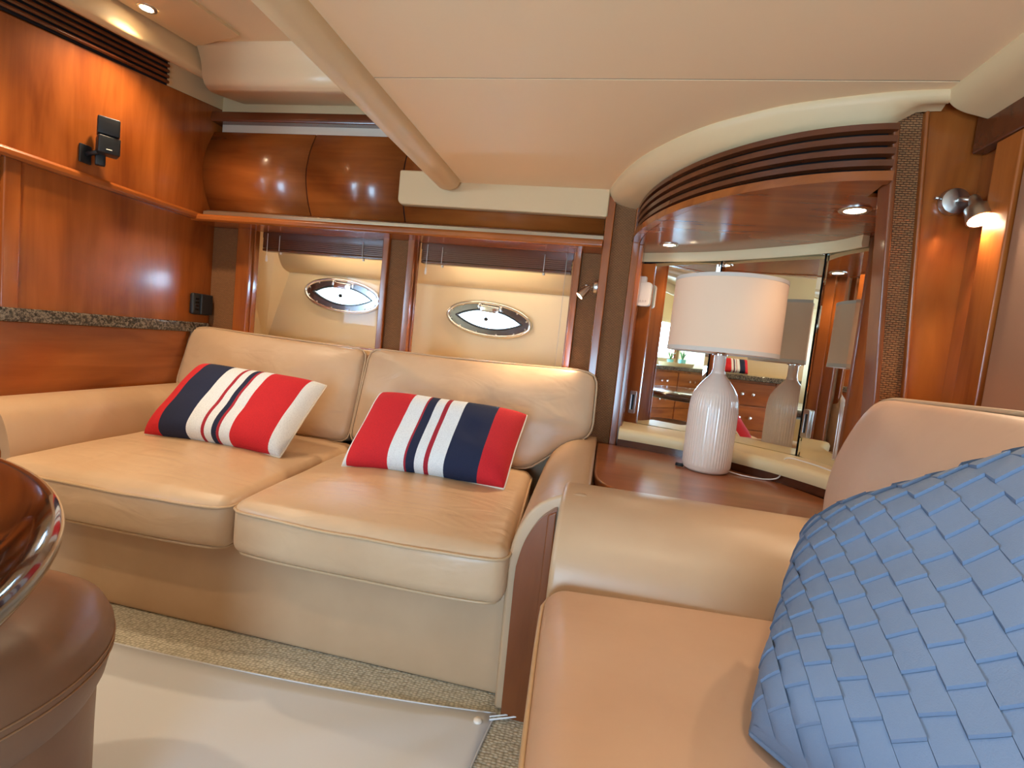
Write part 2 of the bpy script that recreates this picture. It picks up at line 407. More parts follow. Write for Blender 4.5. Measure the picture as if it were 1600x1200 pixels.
# cream fascia between ceiling and back wall
fo = roundpoly([(-.985, 1.525), (-.075, 1.518), (-.075, 1.66), (-.985, 1.66)], [.02, .003, .003, .003])
tag(plate('trim_5', fo, [], 'vinyl', None, XZ(2.14), .03, .006), 'cream padded fascia board under the ceiling edge', kind='structure')
# raised ceiling on the left and moulded beam
zc = lambda y, z: z-.12*(2.05-y)
c2 = thing('ceiling_side', (-1.5, 1.5, 2.1), 'raised cream moulded ceiling on the left side', kind='structure')
mesh('side_headliner', [(-2.1, -1.7, zc(-1.7, 2.125)), (-.78, -1.7, zc(-1.7, 2.125)), (-.78, 2.0, zc(2, 2.125)), (-2.1, 2.0, zc(2, 2.125)),
     (-2.1, -1.7, 2.3), (-.78, -1.7, 2.3), (-.78, 2.0, 2.3), (-2.1, 2.0, 2.3)], [(0,1,2,3), (4,5,6,7), (0,1,5,4), (1,2,6,5), (2,3,7,6), (3,0,4,7)], 'vinyl_light', c2)
mesh('light_panel', [(-1.93, -1.5, zc(-1.5, 2.112)), (-1.50, -1.5, zc(-1.5, 2.112)), (-1.63, 1.88, zc(1.88, 2.112)), (-1.92, 1.97, zc(1.97, 2.112)),
     (-1.93, -1.5, zc(-1.5, 2.13)), (-1.50, -1.5, zc(-1.5, 2.13)), (-1.63, 1.88, zc(1.88, 2.13)), (-1.92, 1.97, zc(1.97, 2.13))], [(0,1,2,3), (4,5,6,7), (0,1,5,4), (1,2,6,5), (2,3,7,6), (3,0,4,7)], 'vinyl', c2, bevel=.003)
mb = [(1.95, 2.3), (1.95, 2.115)]+[tuple(p) for p in cat([(1.955, 2.10), (1.98, 2.05), (1.995, 1.985), (2.02, 1.957), (2.07, 1.955), (2.27, 2.0)], 7)]+[(2.27, 2.3)]
prism('moulded_beam', mb, 'x', -1.905, -.79, 'vinyl_light', c2, 0, True)
box('roof', (-2.75, -1.75, 2.28), (.95, 2.7, 2.33), 'vinyl_light', c2, 0)
box('wall_strip', (-2.03, 2.255, 1.925), (-.79, 2.30, 2.28), 'vinyl', c2, .002)
tag(prism('trim_6', [(2.19, 1.885), (2.185, 1.90), (2.19, 1.93), (2.22, 1.94), (2.30, 1.94), (2.30, 1.885)], 'x', -2.03, -.79, 'cherry_dark', None, .003), 'dark wooden rail above the overhead cabinets', kind='structure')
tag(box('trim_7', (-2.0, 2.23, 1.845), (-.79, 2.30, 1.886), 'steel_strip', None, .001), 'bright strip between the rail and the overhead cabinets', kind='structure')

# left wall
wl = thing('wall_left', (-2.03, 1.2, 0), 'cherry wood panelled left wall', kind='structure')
mesh('upper_panel', [(-2.03, 1.2, 1.42), (-2.03, 2.30, 1.42), (-2.03, 2.30, 1.972), (-2.03, 1.2, 1.826), (-2.06, 1.2, 1.42), (-2.06, 2.30, 1.42), (-2.06, 2.30, 1.972), (-2.06, 1.2, 1.826)],
     [(0,1,2,3), (4,5,6,7), (0,1,5,4), (1,2,6,5), (2,3,7,6), (3,0,4,7)], 'cherry_z', wl, bevel=.002)
box('lower_panel', (-2.06, 1.395, .89), (-2.03, 2.30, 1.41), 'cherry_z', wl, .002)
box('stile', (-2.06, 1.34, .89), (-2.018, 1.392, 1.41), 'cherry_z', wl, .006)
box('end_panel', (-2.06, 1.2, .89), (-2.032, 1.34, 1.41), 'cherry_z', wl, .002)
box('wall_backing', (-2.1, 1.2, .0), (-2.06, 2.6, 2.3), 'cherry_z', wl, 0)
box('base_panel', (-2.06, 1.2, 0), (-2.012, 2.30, .852), 'cherry_y', wl, .002)
# corner filler, cream, under the soffit
mesh('corner_filler', [(-2.027, 1.935, 1.922), (-2.027, 2.255, 1.965), (-2.027, 2.255, 2.14), (-2.027, 1.935, 2.10)], [(0, 1, 2, 3)], 'vinyl', wl)
tag(prism('trim_8', [(-2.05, 1.392), (-2.003, 1.392), (-1.995, 1.40), (-1.995, 1.415), (-2.003, 1.425), (-2.05, 1.43)], 'y', 1.15, 2.2, 'cherry_y', None, .002), 'cherry ledge moulding across the left wall', kind='structure')
def slope_prism(name, poly, y0, y1, mat, parent=None, bevel=0, smooth=False):
    return prism(name, poly, 'y', y0, y1, mat, parent, bevel, smooth, shear=lambda x, y, z: (x, y, zc(y, z)))
sp_ = [tuple(p) for p in cat([(-2.03, 2.045), (-1.96, 2.012), (-1.935, 2.018), (-1.925, 2.04), (-1.935, 2.115), (-1.945, 2.13)], 5)]+[(-2.03, 2.14)]
tag(slope_prism('trim_9', sp_, -1.5, 2.06, 'vinyl', None, .01, True), 'cream padded soffit above the louvre vent', kind='structure')
vg = thing('vent_grille', (-2.03, 1.5, 1.95), 'dark wooden louvre vent high on the left wall under cream soffit', 'vent')
slope_prism('vent_back', [(-2.035, 1.935), (-2.029, 1.935), (-2.029, 2.045), (-2.035, 2.045)], 1.0, 1.935, 'dark_gap', vg)
for i in range(5):
    z = 1.944+i*.0225
    slope_prism('slat', [(-2.03, z), (-2.016, z-.004), (-2.010, z+.002), (-2.014, z+.010), (-2.03, z+.012)], 1.0, 1.932, 'cherry_dark', vg, .0015)

# galley part of left wall (seen in the mirror)
g = thing('wall_galley', (-2.6, 0, 0), 'galley side wall with a bright window', kind='structure')
Mg = Matrix(((0, 0, 1, -2.62), (1, 0, 0, 0), (0, 1, 0, 0), (0, 0, 0, 1)))
plate('galley_lining', [(-1.75, 0), (1.25, 0), (1.25, 2.3), (-1.75, 2.3)], [[(-1.6, 1.0), (0, 1.0), (0, 1.46), (-1.6, 1.46)]], 'vinyl_light', g, Mg, .04)
tag(box('wall_galley_end', (-2.6, 1.205, 0), (-2.03, 1.245, 2.28), 'cherry_z', None, 0), 'cherry partition at the end of the galley', kind='structure')
for yy in (-1.6, -.80, .0): box('mullion', (-2.63, yy-.02, 1.0), (-2.58, yy+.02, 1.46), 'cherry_z', g, .003)
# rear wall; unseen low opening added to let in frontal daylight
wr = thing('wall_rear', (-.7, -1.7, 0), 'rear bulkhead with a closed wooden door and an added low daylight opening', kind='structure')
plate('bulkhead', [(-2.75, 0), (.95, 0), (.95, 2.3), (-2.75, 2.3)], [[(-.55, .14), (.25, .14), (.25, .94), (-.55, .94)]], 'vinyl', wr, XZ(-1.68), .04)
box('door_leaf', (-1.5, -1.66, .03), (-.6, -1.63, 1.90), 'cherry_z', wr, .004)
box('door_frame', (-1.55, -1.66, .02), (-1.5, -1.62, 1.95), 'cherry_z', wr, .004); box('door_frame', (-.6, -1.66, .02), (-.57, -1.62, 1.95), 'cherry_z', wr, .004)
# right wall + bulkhead panel by the mirror corner
wrt = thing('wall_right', (.8, .5, 0), 'dark cherry panelled right wall', kind='structure')
box('wall_panel', (.80, -1.7, 0), (.84, 2.7, 1.68), 'cherry_z', wrt, 0)
box('pelmet', (.77, -1.6, 1.50), (.80, 1.37, 1.60), 'cherry_dark', wrt, .004)
box('stile', (.775, 1.225, .5), (.80, 1.30, 1.50), 'cherry_z', wrt, .004)
box('shade_panel', (.782, -1.0, .7), (.798, 1.22, 1.50), 'shade_fabric', wrt, .003)
lean = lambda x, y, z: (x+.075*(1.5-z), y, z)
def lbox(nm, a, b_, mat, par, bev): return prism(nm, [(a[0], a[2]), (b_[0], a[2]), (b_[0], b_[2]), (a[0], b_[2])], 'y', a[1], b_[1], mat, par, bev, shear=lean)
bh = thing('wall_corner', (.7, 1.4, 0), 'narrow cherry bulkhead panel beside the mirror cabinet', kind='structure')
lbox('corner_edge', (.592, 1.340, .3), (.606, 1.397, 1.556), 'cherry_mid', bh, .004)
lbox('woven_strip', (.612, 1.385, .3), (.675, 1.40, 1.60), 'wicker', bh, .002)
lbox('corner_panel', (.675, 1.38, .3), (.86, 1.40, 1.64), 'cherry_z', bh, .003)
lbox('corner_bead', (.672, 1.372, .3), (.682, 1.40, 1.60), 'cherry_z', bh, .004)

# ================================================================== CORNER: valance, mirror cabinet, table, ledge
def arc(rx, ry, t0=0, t1=90, n=36, cx=.62, cy=2.15):
    return [(cx-rx*math.cos(math.radians(t0+(t1-t0)*i/n)), cy-ry*math.sin(math.radians(t0+(t1-t0)*i/n))) for i in range(n+1)]
vp = arc(.55, .80, 2, 87.6)
va = thing('valance', (.3, 1.7, 1.42), 'curved dark wooden louvre valance above the mirror cabinet', 'valance')
sweep('valance_back', arc(.525, .775, 2, 87), [(0, 1.43), (0, 1.565), (-.012, 1.565), (-.012, 1.43)], 'dark_gap', va, side=-1)
for i in range(4):
    z = 1.455+i*.0275
    sweep('slat', vp, [(-.02, z), (-.004, z-.003), (.003, z+.003), (.003, z+.009), (-.004, z+.0155), (-.02, z+.014)], 'cherry_dark', va, side=-1)
sweep('bottom_bead', vp, [(-.03, 1.418), (.0, 1.418), (.007, 1.424), (.007, 1.432), (-.002, 1.440), (-.03, 1.440)], 'cherry_x', va, side=-1)
sf = [tuple(p) for p in arc(.545, .795, 0, 87, 24)]+[(.60, 1.45), (.80, 1.45), (.80, 1.80), (.735, 1.97), (.425, 2.215), (.10, 2.345), (.075, 2.2)]
prism('soffit_board', sf, 'z', 1.420, 1.430, 'cherry_x', va)
# cornice
cpath = cat([(-.078, 2.23), (-.061, 2.08), (-.021, 1.918), (.038, 1.762), (.115, 1.634), (.191, 1.538), (.263, 1.476), (.362, 1.409), (.458, 1.371), (.577, 1.336), (.69, 1.322)], 4)
N_ = len(cpath)
vs = []; fs = []; prof_n = 7
for i, p in enumerate(cpath):
    a = cpath[max(0, i-1)]; b_ = cpath[min(N_-1, i+1)]; d = (b_-a).normalized(); inn = Vector((-d.y, d.x))*1  # towards corner
    if inn.dot(Vector((.75, 2.1))-p) < 0: inn = -inn
    s_ = i/(N_-1); wdt = .115*(1-s_)**2+.05; rz = max(0, min(1, (p.x-.56)/.09)); rz = rz*rz*(3-2*rz)*.045
    for (o, z) in [(0, 1.635), (-.004, 1.615), (.003, 1.602), (.02, 1.578+rz*.5), (wdt*.6, 1.56+rz), (wdt, 1.553+rz), (wdt, 1.635)]:
        q = p+inn*o; vs.append((q.x, q.y, z))
for i in range(N_-1):
    for k in range(prof_n): fs.append((i*prof_n+k, i*prof_n+(k+1) % prof_n, (i+1)*prof_n+(k+1) % prof_n, (i+1)*prof_n+k))
fs += [tuple(range(prof_n)), tuple((N_-1)*prof_n+k for k in range(prof_n))]
co = mesh('trim_10', vs, fs, 'vinyl', None, True); co.data.set_sharp_from_angle(angle=1.0)
tag(co, 'curved padded cream cornice above the louvre valance', kind='structure')

# mirror cabinet
A_, B_, C_, D_ = Vector((.107, 2.36)), Vector((.42, 2.235)), Vector((.72, 1.985)), Vector((.79, 1.83))
mc = thing('mirror_cabinet', (.45, 2.2, .58), 'mirror-fronted corner cabinet behind the table lamp', 'cabinet')
def facet(a, b, z0, z1a, z1b, name='mirror_door'):
    d = (b-a).normalized(); n = Vector((d.y, -d.x)); g_ = .004
    a2, b2 = a+d*g_, b-d*g_; vs = []
    bv = .014; fr = .006
    def q(p, off, z): return (p.x+n.x*off, p.y+n.y*off, z)
    ai, bi = a2+d*bv, b2-d*bv
    o = [q(a2, 0, z0), q(b2, 0, z0), q(b2, 0, z1b), q(a2, 0, z1a)]
    f_ = [q(ai, fr*.5, z0+bv), q(bi, fr*.5, z0+bv), q(bi, fr*.5, z1b-bv), q(ai, fr*.5, z1a-bv)]
    k = [q(a2, -.012, z0), q(b2, -.012, z0), q(b2, -.012, z1b), q(a2, -.012, z1a)]
    vs = o+f_+k
    fs = [(4,5,6,7), (0,1,5,4), (1,2,6,5), (2,3,7,6), (3,0,4,7), (0,1,9,8), (1,2,10,9), (2,3,11,10), (3,0,8,11), (8,9,10,11)]
    return mesh(name, vs, fs, 'mirror', mc), d, n
facet(A_, B_, .64, 1.376, 1.394); m2_, d2, n2 = facet(B_, C_, .64, 1.394, 1.418); facet(C_, D_, .64, 1.418, 1.44)
for (a, b) in ((A_, B_), (B_, C_), (C_, D_)):
    d = (b-a).normalized(); n = Vector((d.y, -d.x)); q = [a-n*.014, b-n*.014, b-n*.03, a-n*.03]
    prism('door_backing', [tuple(p) for p in q], 'z', .5, 1.45, 'dark_gap', mc)
# wooden stile at the left of the mirror
dA = (B_-A_).normalized(); nA = Vector((dA.y, -dA.x))
prism('door_stile', [(.075, 2.17), (.092, 2.17), (A_.x+.003, A_.y+.01), (.075, 2.39)], 'z', .56, 1.42, 'cherry_z', mc, .002)
st = [A_+dA*.0+nA*.012, A_+dA*.062+nA*.012, A_+dA*.062-nA*.002, A_-nA*.002]
prism('door_stile', [tuple(p) for p in st], 'z', .63, 1.376, 'cherry_z', mc, .003)
# cream strip over mirrors
sweep('top_strip', [tuple(A_+nA*.012+Vector((-.01, 0)))]+[tuple(p) for p in cat([tuple(A_+Vector((.02, -.02))), tuple(B_+Vector((-.012, -.028))), tuple(C_+Vector((-.028, -.02))), tuple(D_+Vector((-.02, -.01)))], 6)],
      [(0, 1.386), (.012, 1.381), (.016, 1.392), (.014, 1.422), (-.012, 1.422), (-.012, 1.386)], 'ledge_vinyl', mc)
def latch(p, d, n, z0, z1):
    M = Matrix(((d.x, 0, n.x, p.x), (d.y, 0, n.y, p.y), (0, 1, 0, 0), (0, 0, 0, 1)))
    w, h = .014, (z1-z0)/2
    o = roundpoly([(-w, z0), (w, z0), (w, z1), (-w, z1)], .004, 3); i_ = roundpoly([(-w*.5, z0+.014), (w*.5, z0+.014), (w*.5, z1-.014), (-w*.5, z1-.014)], .003, 3)
    pl = plate('latch_pull', [tuple(x) for x in o], [[tuple(x) for x in i_]], 'nickel', mc, M, .006, .0015)
    plate('latch_recess', [tuple(x) for x in i_], [], 'black', pl, M, .002)
latch(A_+dA*.036+nA*.016, dA, nA, .70, .80)
dC = (D_-C_).normalized(); nC = Vector((dC.y, -dC.x)); latch(C_+dC*.03+nC*.008, dC, nC, .73, .83)
for (p, z) in ((B_+n2*.006-d2*.008, 1.375), (B_+n2*.006+d2*.010, 1.375), (C_+n2*.006-d2*.01, 1.40)):
    prism('hinge', [(p.x-.004, p.y-.004), (p.x+.004, p.y-.004), (p.x+.004, p.y+.004), (p.x-.004, p.y+.004)], 'z', z-.012, z+.012, 'chrome', mc, .001)

# corner table
tb = thing('corner_table', (.3, 1.75, 0), 'glossy cherry corner table holding the white lamp', 'table')
tp = [(.0, 2.12), (.0, 1.60)]+[tuple(p) for p in cat([(.0, 1.60), (.012, 1.50), (.055, 1.425), (.13, 1.392), (.25, 1.385)], 5)][1:]+[(.59, 1.375), (.655, 1.46), (.71, 1.66), (.62, 1.83), (.48, 1.95), (.33, 2.06), (.11, 2.12)]
prism('table_top', tp, 'z', .553, .58, 'cherry_top', tb, .006, bseg=3)
prism('table_body', [(.03, 2.1), (.03, 1.6), (.09, 1.43), (.58, 1.40), (.68, 1.65), (.33, 2.03)], 'z', 0, .553, 'cherry_z', tb)
box('side_shelf', (-.02, 1.38, .50), (.03, 2.12, .545), 'cherry_y', tb, .004)
lpath = cat([(.08, 2.095), (.19, 2.07), (.319, 2.026), (.472, 1.925), (.608, 1.796), (.70, 1.665), (.74, 1.57)], 6)
sweep('riser', [(p[0], p[1]) for p in cat([(.08, 2.115), (.19, 2.09), (.325, 2.046), (.486, 1.943), (.624, 1.812), (.72, 1.675)], 6)], [(0, .578), (0, .612), (-.02, .612), (-.02, .578)], 'cherry_dark', tb)
lg = thing('fiddle_ledge', (.4, 1.98, .61), 'cream padded ledge along the foot of the mirrors', 'ledge')
# ledge top reaches back to the mirrors
lv = []; lf = []
front = [Vector(p[:2]) for p in lpath]; nL = len(front)
backp = cat([(.10, 2.345), (.25, 2.285), (.41, 2.225), (.56, 2.105), (.70, 1.985), (.76, 1.90), (.785, 1.82)], 6)
for i in range(nL):
    f_, k_ = front[i], Vector(backp[min(i, len(backp)-1)][:2]); dd = (k_-f_).normalized()
    for (p, z) in [(f_+dd*.004, .610), (f_, .616), (f_-dd*.001, .640), (f_+dd*.006, .652), (f_+dd*.02, .656), (k_, .656), (k_, .610)]: lv.append((p.x, p.y, z))
for i in range(nL-1):
    for k in range(7): lf.append((i*7+k, i*7+(k+1) % 7, (i+1)*7+(k+1) % 7, (i+1)*7+k))
lf += [tuple(range(7)), tuple((nL-1)*7+k for k in range(7))]
o = mesh('ledge_pad', lv, lf, 'ledge_vinyl', lg, True); o.data.set_sharp_from_angle(angle=.8)

# table lamp
LX, LY = .385, 1.855
lm = thing('table_lamp', (LX, LY, .58), 'white ribbed ceramic bottle lamp with white drum shade', 'lamp')
body = [(.0, .581), (.066, .581), (.076, .588), (.081, .604), (.0815, .64), (.082, .70), (.082, .785), (.0808, .815), (.0775, .838), (.071, .858), (.059, .879), (.043, .901), (.030, .917), (.0230, .926), (.0215, .934), (.0, .935)]
bprof = []
for i in range(len(body)-1):
    for k in range(4):
        t_ = k/4; bprof.append((body[i][0]*(1-t_)+body[i+1][0]*t_, body[i][1]*(1-t_)+body[i+1][1]*t_))
bprof.append(body[-1])
def rib(r, z, an, i):
    if r < .03 or z < .59: return r
    w = min(1, max(0, (z-.59)/.03))*min(1, max(0, (.885-z)/.05))
    return r-.0011*w*(.5+.5*math.cos(an*52))
lathe('lamp_body', bprof, (LX, LY, 0), 'ceramic', lm, 52*6, rib)
lathe('lamp_neck', [(0, .930), (.0225, .930), (.0225, .934), (.0195, .938), (.0195, .990), (0, .990)], (LX, LY, 0), 'ceramic', lm, 32)
lathe('lamp_socket', [(0, .990), (.026, .990), (.026, .995), (.016, .999), (.016, 1.03), (0, 1.03)], (LX, LY, 0), 'chrome', lm, 24)
sh = lathe('lamp_shade', [(.182, .998), (.180, 1.246), (.1775, 1.246), (.1795, .998), (.182, .998)], (LX, LY, 0), 'shade_white', lm, 72)
lathe('shade_trim', [(.1828, .996), (.1826, 1.010), (.1805, 1.010), (.179, .996), (.1828, .996)], (LX, LY, 0), 'shade_band', sh, 72)
lathe('shade_trim', [(.1812, 1.236), (.181, 1.248), (.177, 1.248), (.178, 1.236), (.1812, 1.236)], (LX, LY, 0), 'shade_band', sh, 72)
for k in range(3):
    a = 2*PI*k/3+.4; tube('shade_spider', [(LX, LY, 1.215), (LX+.178*math.cos(a), LY+.178*math.sin(a), 1.225)], .002, 'nickel', sh, seg=6)
tube('harp', cat([(LX-.012, LY, 1.02), (LX-.05, LY, 1.08), (LX-.05, LY, 1.16), (LX, LY, 1.215), (LX+.05, LY, 1.16), (LX+.05, LY, 1.08), (LX+.012, LY, 1.02)], 5), .002, 'nickel', sh, seg=6)
lathe('bulb', [(0, 1.03), (.013, 1.03), (.015, 1.05), (.028, 1.085), (.03, 1.105), (.022, 1.128), (0, 1.137)], (LX, LY, 0), 'white_plastic', lm, 20)
tube('cord', cat([(LX+.07, LY+.02, .586), (LX+.12, LY-.02, .584), (LX+.19, LY-.03, .584), (LX+.225, LY-.05, .60), (LX+.24, LY-.03, .63), (LX+.26, LY+.0, .662), (LX+.31, LY-.06, .664), (LX+.34, LY-.16, .664)], 6), .0025, 'white_plastic', lm, seg=6)
tube('cord_switch', [(LX-.10, LY+.01, .587), (LX-.075, LY+.0, .587)], .006, 'black', lm, seg=8)

# white alarm unit on mirror stile
wd = thing('alarm_unit', (.14, 2.33, 1.2), 'small cream plastic alarm unit on the wooden mirror stile', 'alarm')
Mw = Matrix(((dA.x, 0, nA.x, (A_+dA*.02+nA*.014).x), (dA.y, 0, nA.y, (A_+dA*.02+nA*.014).y), (0, 1, 0, 0), (0, 0, 0, 1)))
plate('back_plate', [tuple(p) for p in roundpoly([(-.022, 1.20), (.012, 1.20), (.012, 1.315), (-.022, 1.315)], .006, 3)], [], 'white_plastic', wd, Mw @ Matrix.Translation((0, 0, .006)), .012, .002)
fb = plate('front_body', [tuple(p) for p in roundpoly([(-.008, 1.185), (.042, 1.185), (.042, 1.285), (-.008, 1.285)], .012, 4)], [], 'white_plastic', wd, Mw @ Matrix.Translation((0, 0, .022)), .02, .003)
for k in range(3): plate('button', ellipse(.004, .004, 10, .005+.012*k, 1.205), [], 'shade_band', fb, Mw @ Matrix.Translation((0, 0, .0355)), .003)

# ================================================================== OVERHEAD CABINETS
prof = [Vector(p) for p in [(2.212, 1.842), (2.196, 1.808), (2.175, 1.76), (2.159, 1.705), (2.152, 1.65), (2.156, 1.60), (2.178, 1.53), (2.215, 1.462)]]
pc = cat(prof, 5)
inner = [(p.x+.014, p.y) for p in pc]
for i, (x0, x1, lb) in enumerate([(-2.028, -1.474, 'bow-fronted cherry overhead cabinet at the left wall corner'), (-1.468, -.992, 'bow-fronted cherry overhead cabinet ending beside the ceiling beam'), (-.986, -.08, 'cherry overhead cabinet mostly hidden behind the cream fascia')]):
    c = thing('overhead_cabinet', ((x0+x1)/2, 2.25, 1.455), lb, 'cabinet', 'overhead cabinets along the back wall')
    if i == 2: pc = [p for p in pc if p.y < 1.6]; inner = [(p.x+.014, p.y) for p in pc]
    prism('door', [tuple(p) for p in pc]+inner[::-1], 'x', x0, x1, 'cherry_x', c, 0, True)
    prism('body', [(2.24, 1.46), (2.235, 1.85 if i < 2 else 1.6), (2.298, 1.85 if i < 2 else 1.6), (2.298, 1.455)], 'x', x0+.004, x1-.004, 'cherry_dark', c)
    if i == 2:
        pf = [p for p in cat(prof, 5) if p.y >= 1.58]; prism('filler_panel', [tuple(p) for p in pf]+[(p.x+.014, p.y) for p in pf][::-1], 'x', -.986, -.83, 'cherry_x', c, 0, True)
    if i < 2: prism('door_seam', [(p.x+.006, p.y) for p in pc[1:-1]]+[(p.x+.02, p.y) for p in pc[1:-1]][::-1], 'x', x1-.001, x1+.007, 'dark_gap', c)

# ================================================================== COUNTER
gc = thing('granite_counter', (-2.02, 1.0, .85), 'polished dark speckled granite counter ledge on the left wall', 'counter')
prism('slab', [(-2.06, .853), (-1.992, .853), (-1.988, .858), (-1.988, .895), (-1.993, .90), (-2.06, .90)], 'y', 1.2, 2.20, 'granite', gc, .001)
box('galley_slab', (-2.62, -1.5, .853), (-1.97, 1.2, .90), 'granite', gc, .006)
for k in range(5):
    y0, y1 = -1.46+k*.53, -1.46+(k+1)*.53-.006
    gu = thing('galley_unit', (-2.3, (y0+y1)/2, 0), 'cherry galley base cabinet with drawers, %s below the granite counter' % ['nearest the cockpit door', 'second from the cockpit door', 'third from the cockpit door', 'fourth from the cockpit door', 'nearest the sofa'][k], 'cabinet', 'galley base cabinets')
    box('carcass', (-2.6, y0, .06), (-2.02, y1, .853), 'cherry_z', gu, .002)
    for (z0, z1) in ((.09, .40), (.41, .62), (.63, .83)):
        dr = box('drawer', (-2.02, y0+.006, z0), (-2.0, y1-.006, z1), 'cherry_y', gu, .003)
        for s in (-1, 1): lathe('knob', [(0, 0), (.006, 0), (.006, .012), (.014, .016), (.014, .022), (0, .026)], None, 'chrome', dr, 14, T=Matrix.Translation((-2.0, (y0+y1)/2+s*.05, (z0+z1)/2)) @ Matrix.Rotation(PI/2, 4, 'Y'))
ty = -1.13
tr_ = lathe('serving_tray', [(0, .902), (.20, .902), (.21, .93), (.214, .945), (.206, .945), (.198, .912), (0, .912)], (-2.2, ty, 0), 'straw', None, 40)
tag(tr_, 'round woven straw tray on the galley counter', 'tray')
for k, (dx, dy, sc) in enumerate([(.02, -.09, 1.0), (-.03, .08, .85)]):
    p = thing('potted_plant', (-2.2+dx, ty+dy, .912), ['larger spiky plant in turquoise pot on the straw tray', 'smaller spiky plant in turquoise pot on the straw tray'][k], 'plant', 'potted plants on the tray')
    lathe('pot', [(0, .912), (.038*sc, .912), (.046*sc, .912+.08*sc), (.040*sc, .912+.08*sc), (.036*sc, .92), (0, .92)], (-2.2+dx, ty+dy, 0), 'turquoise', p, 24)
    for j in range(9):
        a = 2*PI*j/9; rr = .06+.03*random.random(); hh = (.10+.06*random.random())*sc; z0 = .975
        b0 = Vector((-2.2+dx, ty+dy, z0)); tpv = b0+Vector((math.cos(a)*rr, math.sin(a)*rr, hh)); sd = Vector((-math.sin(a), math.cos(a), 0))*.008
        md = b0.lerp(tpv, .5)+Vector((0, 0, .02))
        mesh('leaf', [b0-sd*.6, b0+sd*.6, md+sd, tpv, md-sd, md+Vector((0, 0, .004))], [(0, 1, 2, 5), (0, 5, 4), (5, 2, 3), (4, 5, 3)], 'leaf', p)

# ================================================================== SOFA (back wall)
shear = lambda x, y, z: (x-.08*(y-1.22), y, z)
sf_ = thing('sofa', (-1.0, 1.7, 0), 'tan leather two-seat sofa under the windows', 'sofa')
rbox('base', (.86, .43, .155), .02, lambda x, y, z: shear(-.99+x, 1.70+y, .155+z), 'leather_flat', sf_)
rbox('back_frame', (.98, .05, .33), .03, lambda x, y, z: (-1.02+x, 2.19+y, .40+z), 'leather_flat', sf_)
def seat(name, x0, x1, parent):
    hx, hy, hz = (x1-x0)/2, .42, .075; cx = (x0+x1)/2
    def fn(x, y, z):
        X, Y, Z = cx+x, 1.60+y, .372+z
        u, v_ = x/hx, y/hy
        if z > 0: Z += .028*(1-u*u)*(1-v_**4)*min(1, z/hz)
        Z += .004*mnoise.noise(Vector((X*6+Y*3, Y*5, 3)))*(1 if z > 0 else 0)
        if y < -hy*.6: Y -= .012*(1-(z/hz)**2)*(1-u**4); Y -= .018*(1-u**4)
        return shear(X, Y, Z)
    c = rbox(name, (hx, hy, hz), .035, fn, 'leather', parent, 5, 14)
    for zz, ins in ((.05, 0), (-.071, .014)):
        lp = roundpoly([(-hx-.001+ins, -hy-.002+ins), (hx+.001-ins, -hy-.002+ins), (hx+.001-ins, hy-ins), (-hx-.001+ins, hy-ins)], .04, 6)
        lp = resample(lp, 120)
        tube('piping', [fn(p.x, p.y, zz) if True else None for p in lp], .0042, 'leather_pipe', c, True, 8)
    return c
seat('seat_cushion', -1.79, -.975, sf_); seat('seat_cushion', -.968, -.185, sf_)
def backc(ol, r, name='back_cushion', seedz=0):
    lp = roundpoly(ol, r, 6)
    def fn(u, v_, h):
        lean = (v_-.42)*.30
        return (u, 2.045+lean-h*.96, v_+h*.25)
    o, rf, rb = puff(name, lp, .065, .05, fn, 'leather', sf_, 96, 14, .012, .02)
    tube('piping', rf, .0045, 'leather_pipe', o, True, 8); tube('piping', rb, .0045, 'leather_pipe', o, True, 8)
backc([(-2.015, .845), (-1.95, .868), (-1.60, .855), (-1.08, .845), (-1.075, .44), (-1.78, .44), (-1.90, .53), (-2.005, .57)], [.04, .05, .3, .045, .05, .04, .06, .05])
backc([(-1.06, .855), (-.6, .848), (-.10, .862), (-.035, .845), (-.03, .60), (-.12, .56), (-.27, .44), (-1.065, .44)], [.05, .3, .04, .05, .05, .06, .04, .05])
# right arm of sofa
armp = [(-.005, .0), (-.185, .0), (-.19, .36)]+[tuple(p) for p in cat([(-.19, .40), (-.178, .47), (-.145, .54), (-.10, .58), (-.05, .598), (-.012, .60), (-.004, .585)], 5)]
prism('arm', armp, 'y', 1.225, 2.2, 'leather_flat', sf_, .012, True, lambda x, y, z: (x-(.03*(y-1.22) if x < -.05 else 0), y, z), 3)
fp = [(-.078, .0), (-.162, .0), (-.165, .36)]+[tuple(p) for p in cat([(-.164, .40), (-.150, .465), (-.120, .525), (-.09, .555), (-.078, .562)], 5)]
wp = prism('front_panel', fp, 'y', 1.203, 1.23, 'cherry_mid', sf_, .005, False, bseg=3)
prism('panel_bead', [(-.100, .01), (-.098, .545), (-.078, .557), (-.078, .01)], 'y', 1.196, 1.206, 'cherry_mid', wp, .003)
# left arm
arml = [(-2.005, 0), (-2.005, .55)]+[tuple(p) for p in cat([(-2.0, .575), (-1.97, .60), (-1.93, .607), (-1.88, .598), (-1.83, .56), (-1.80, .48), (-1.79, .40)], 5)]+[(-1.785, 0)]
prism('arm', arml, 'y', 1.225, 2.2, 'leather_flat', sf_, .02, True, lambda x, y, z: (x-(.05*(y-1.22) if x > -1.95 else 0), y, z), 4)
prism('front_panel', [(-1.985, 0), (-1.985, .53), (-1.955, .565), (-1.91, .565), (-1.86, .53), (-1.83, .45), (-1.825, 0)], 'y', 1.203, 1.23, 'cherry_z', sf_, .005)

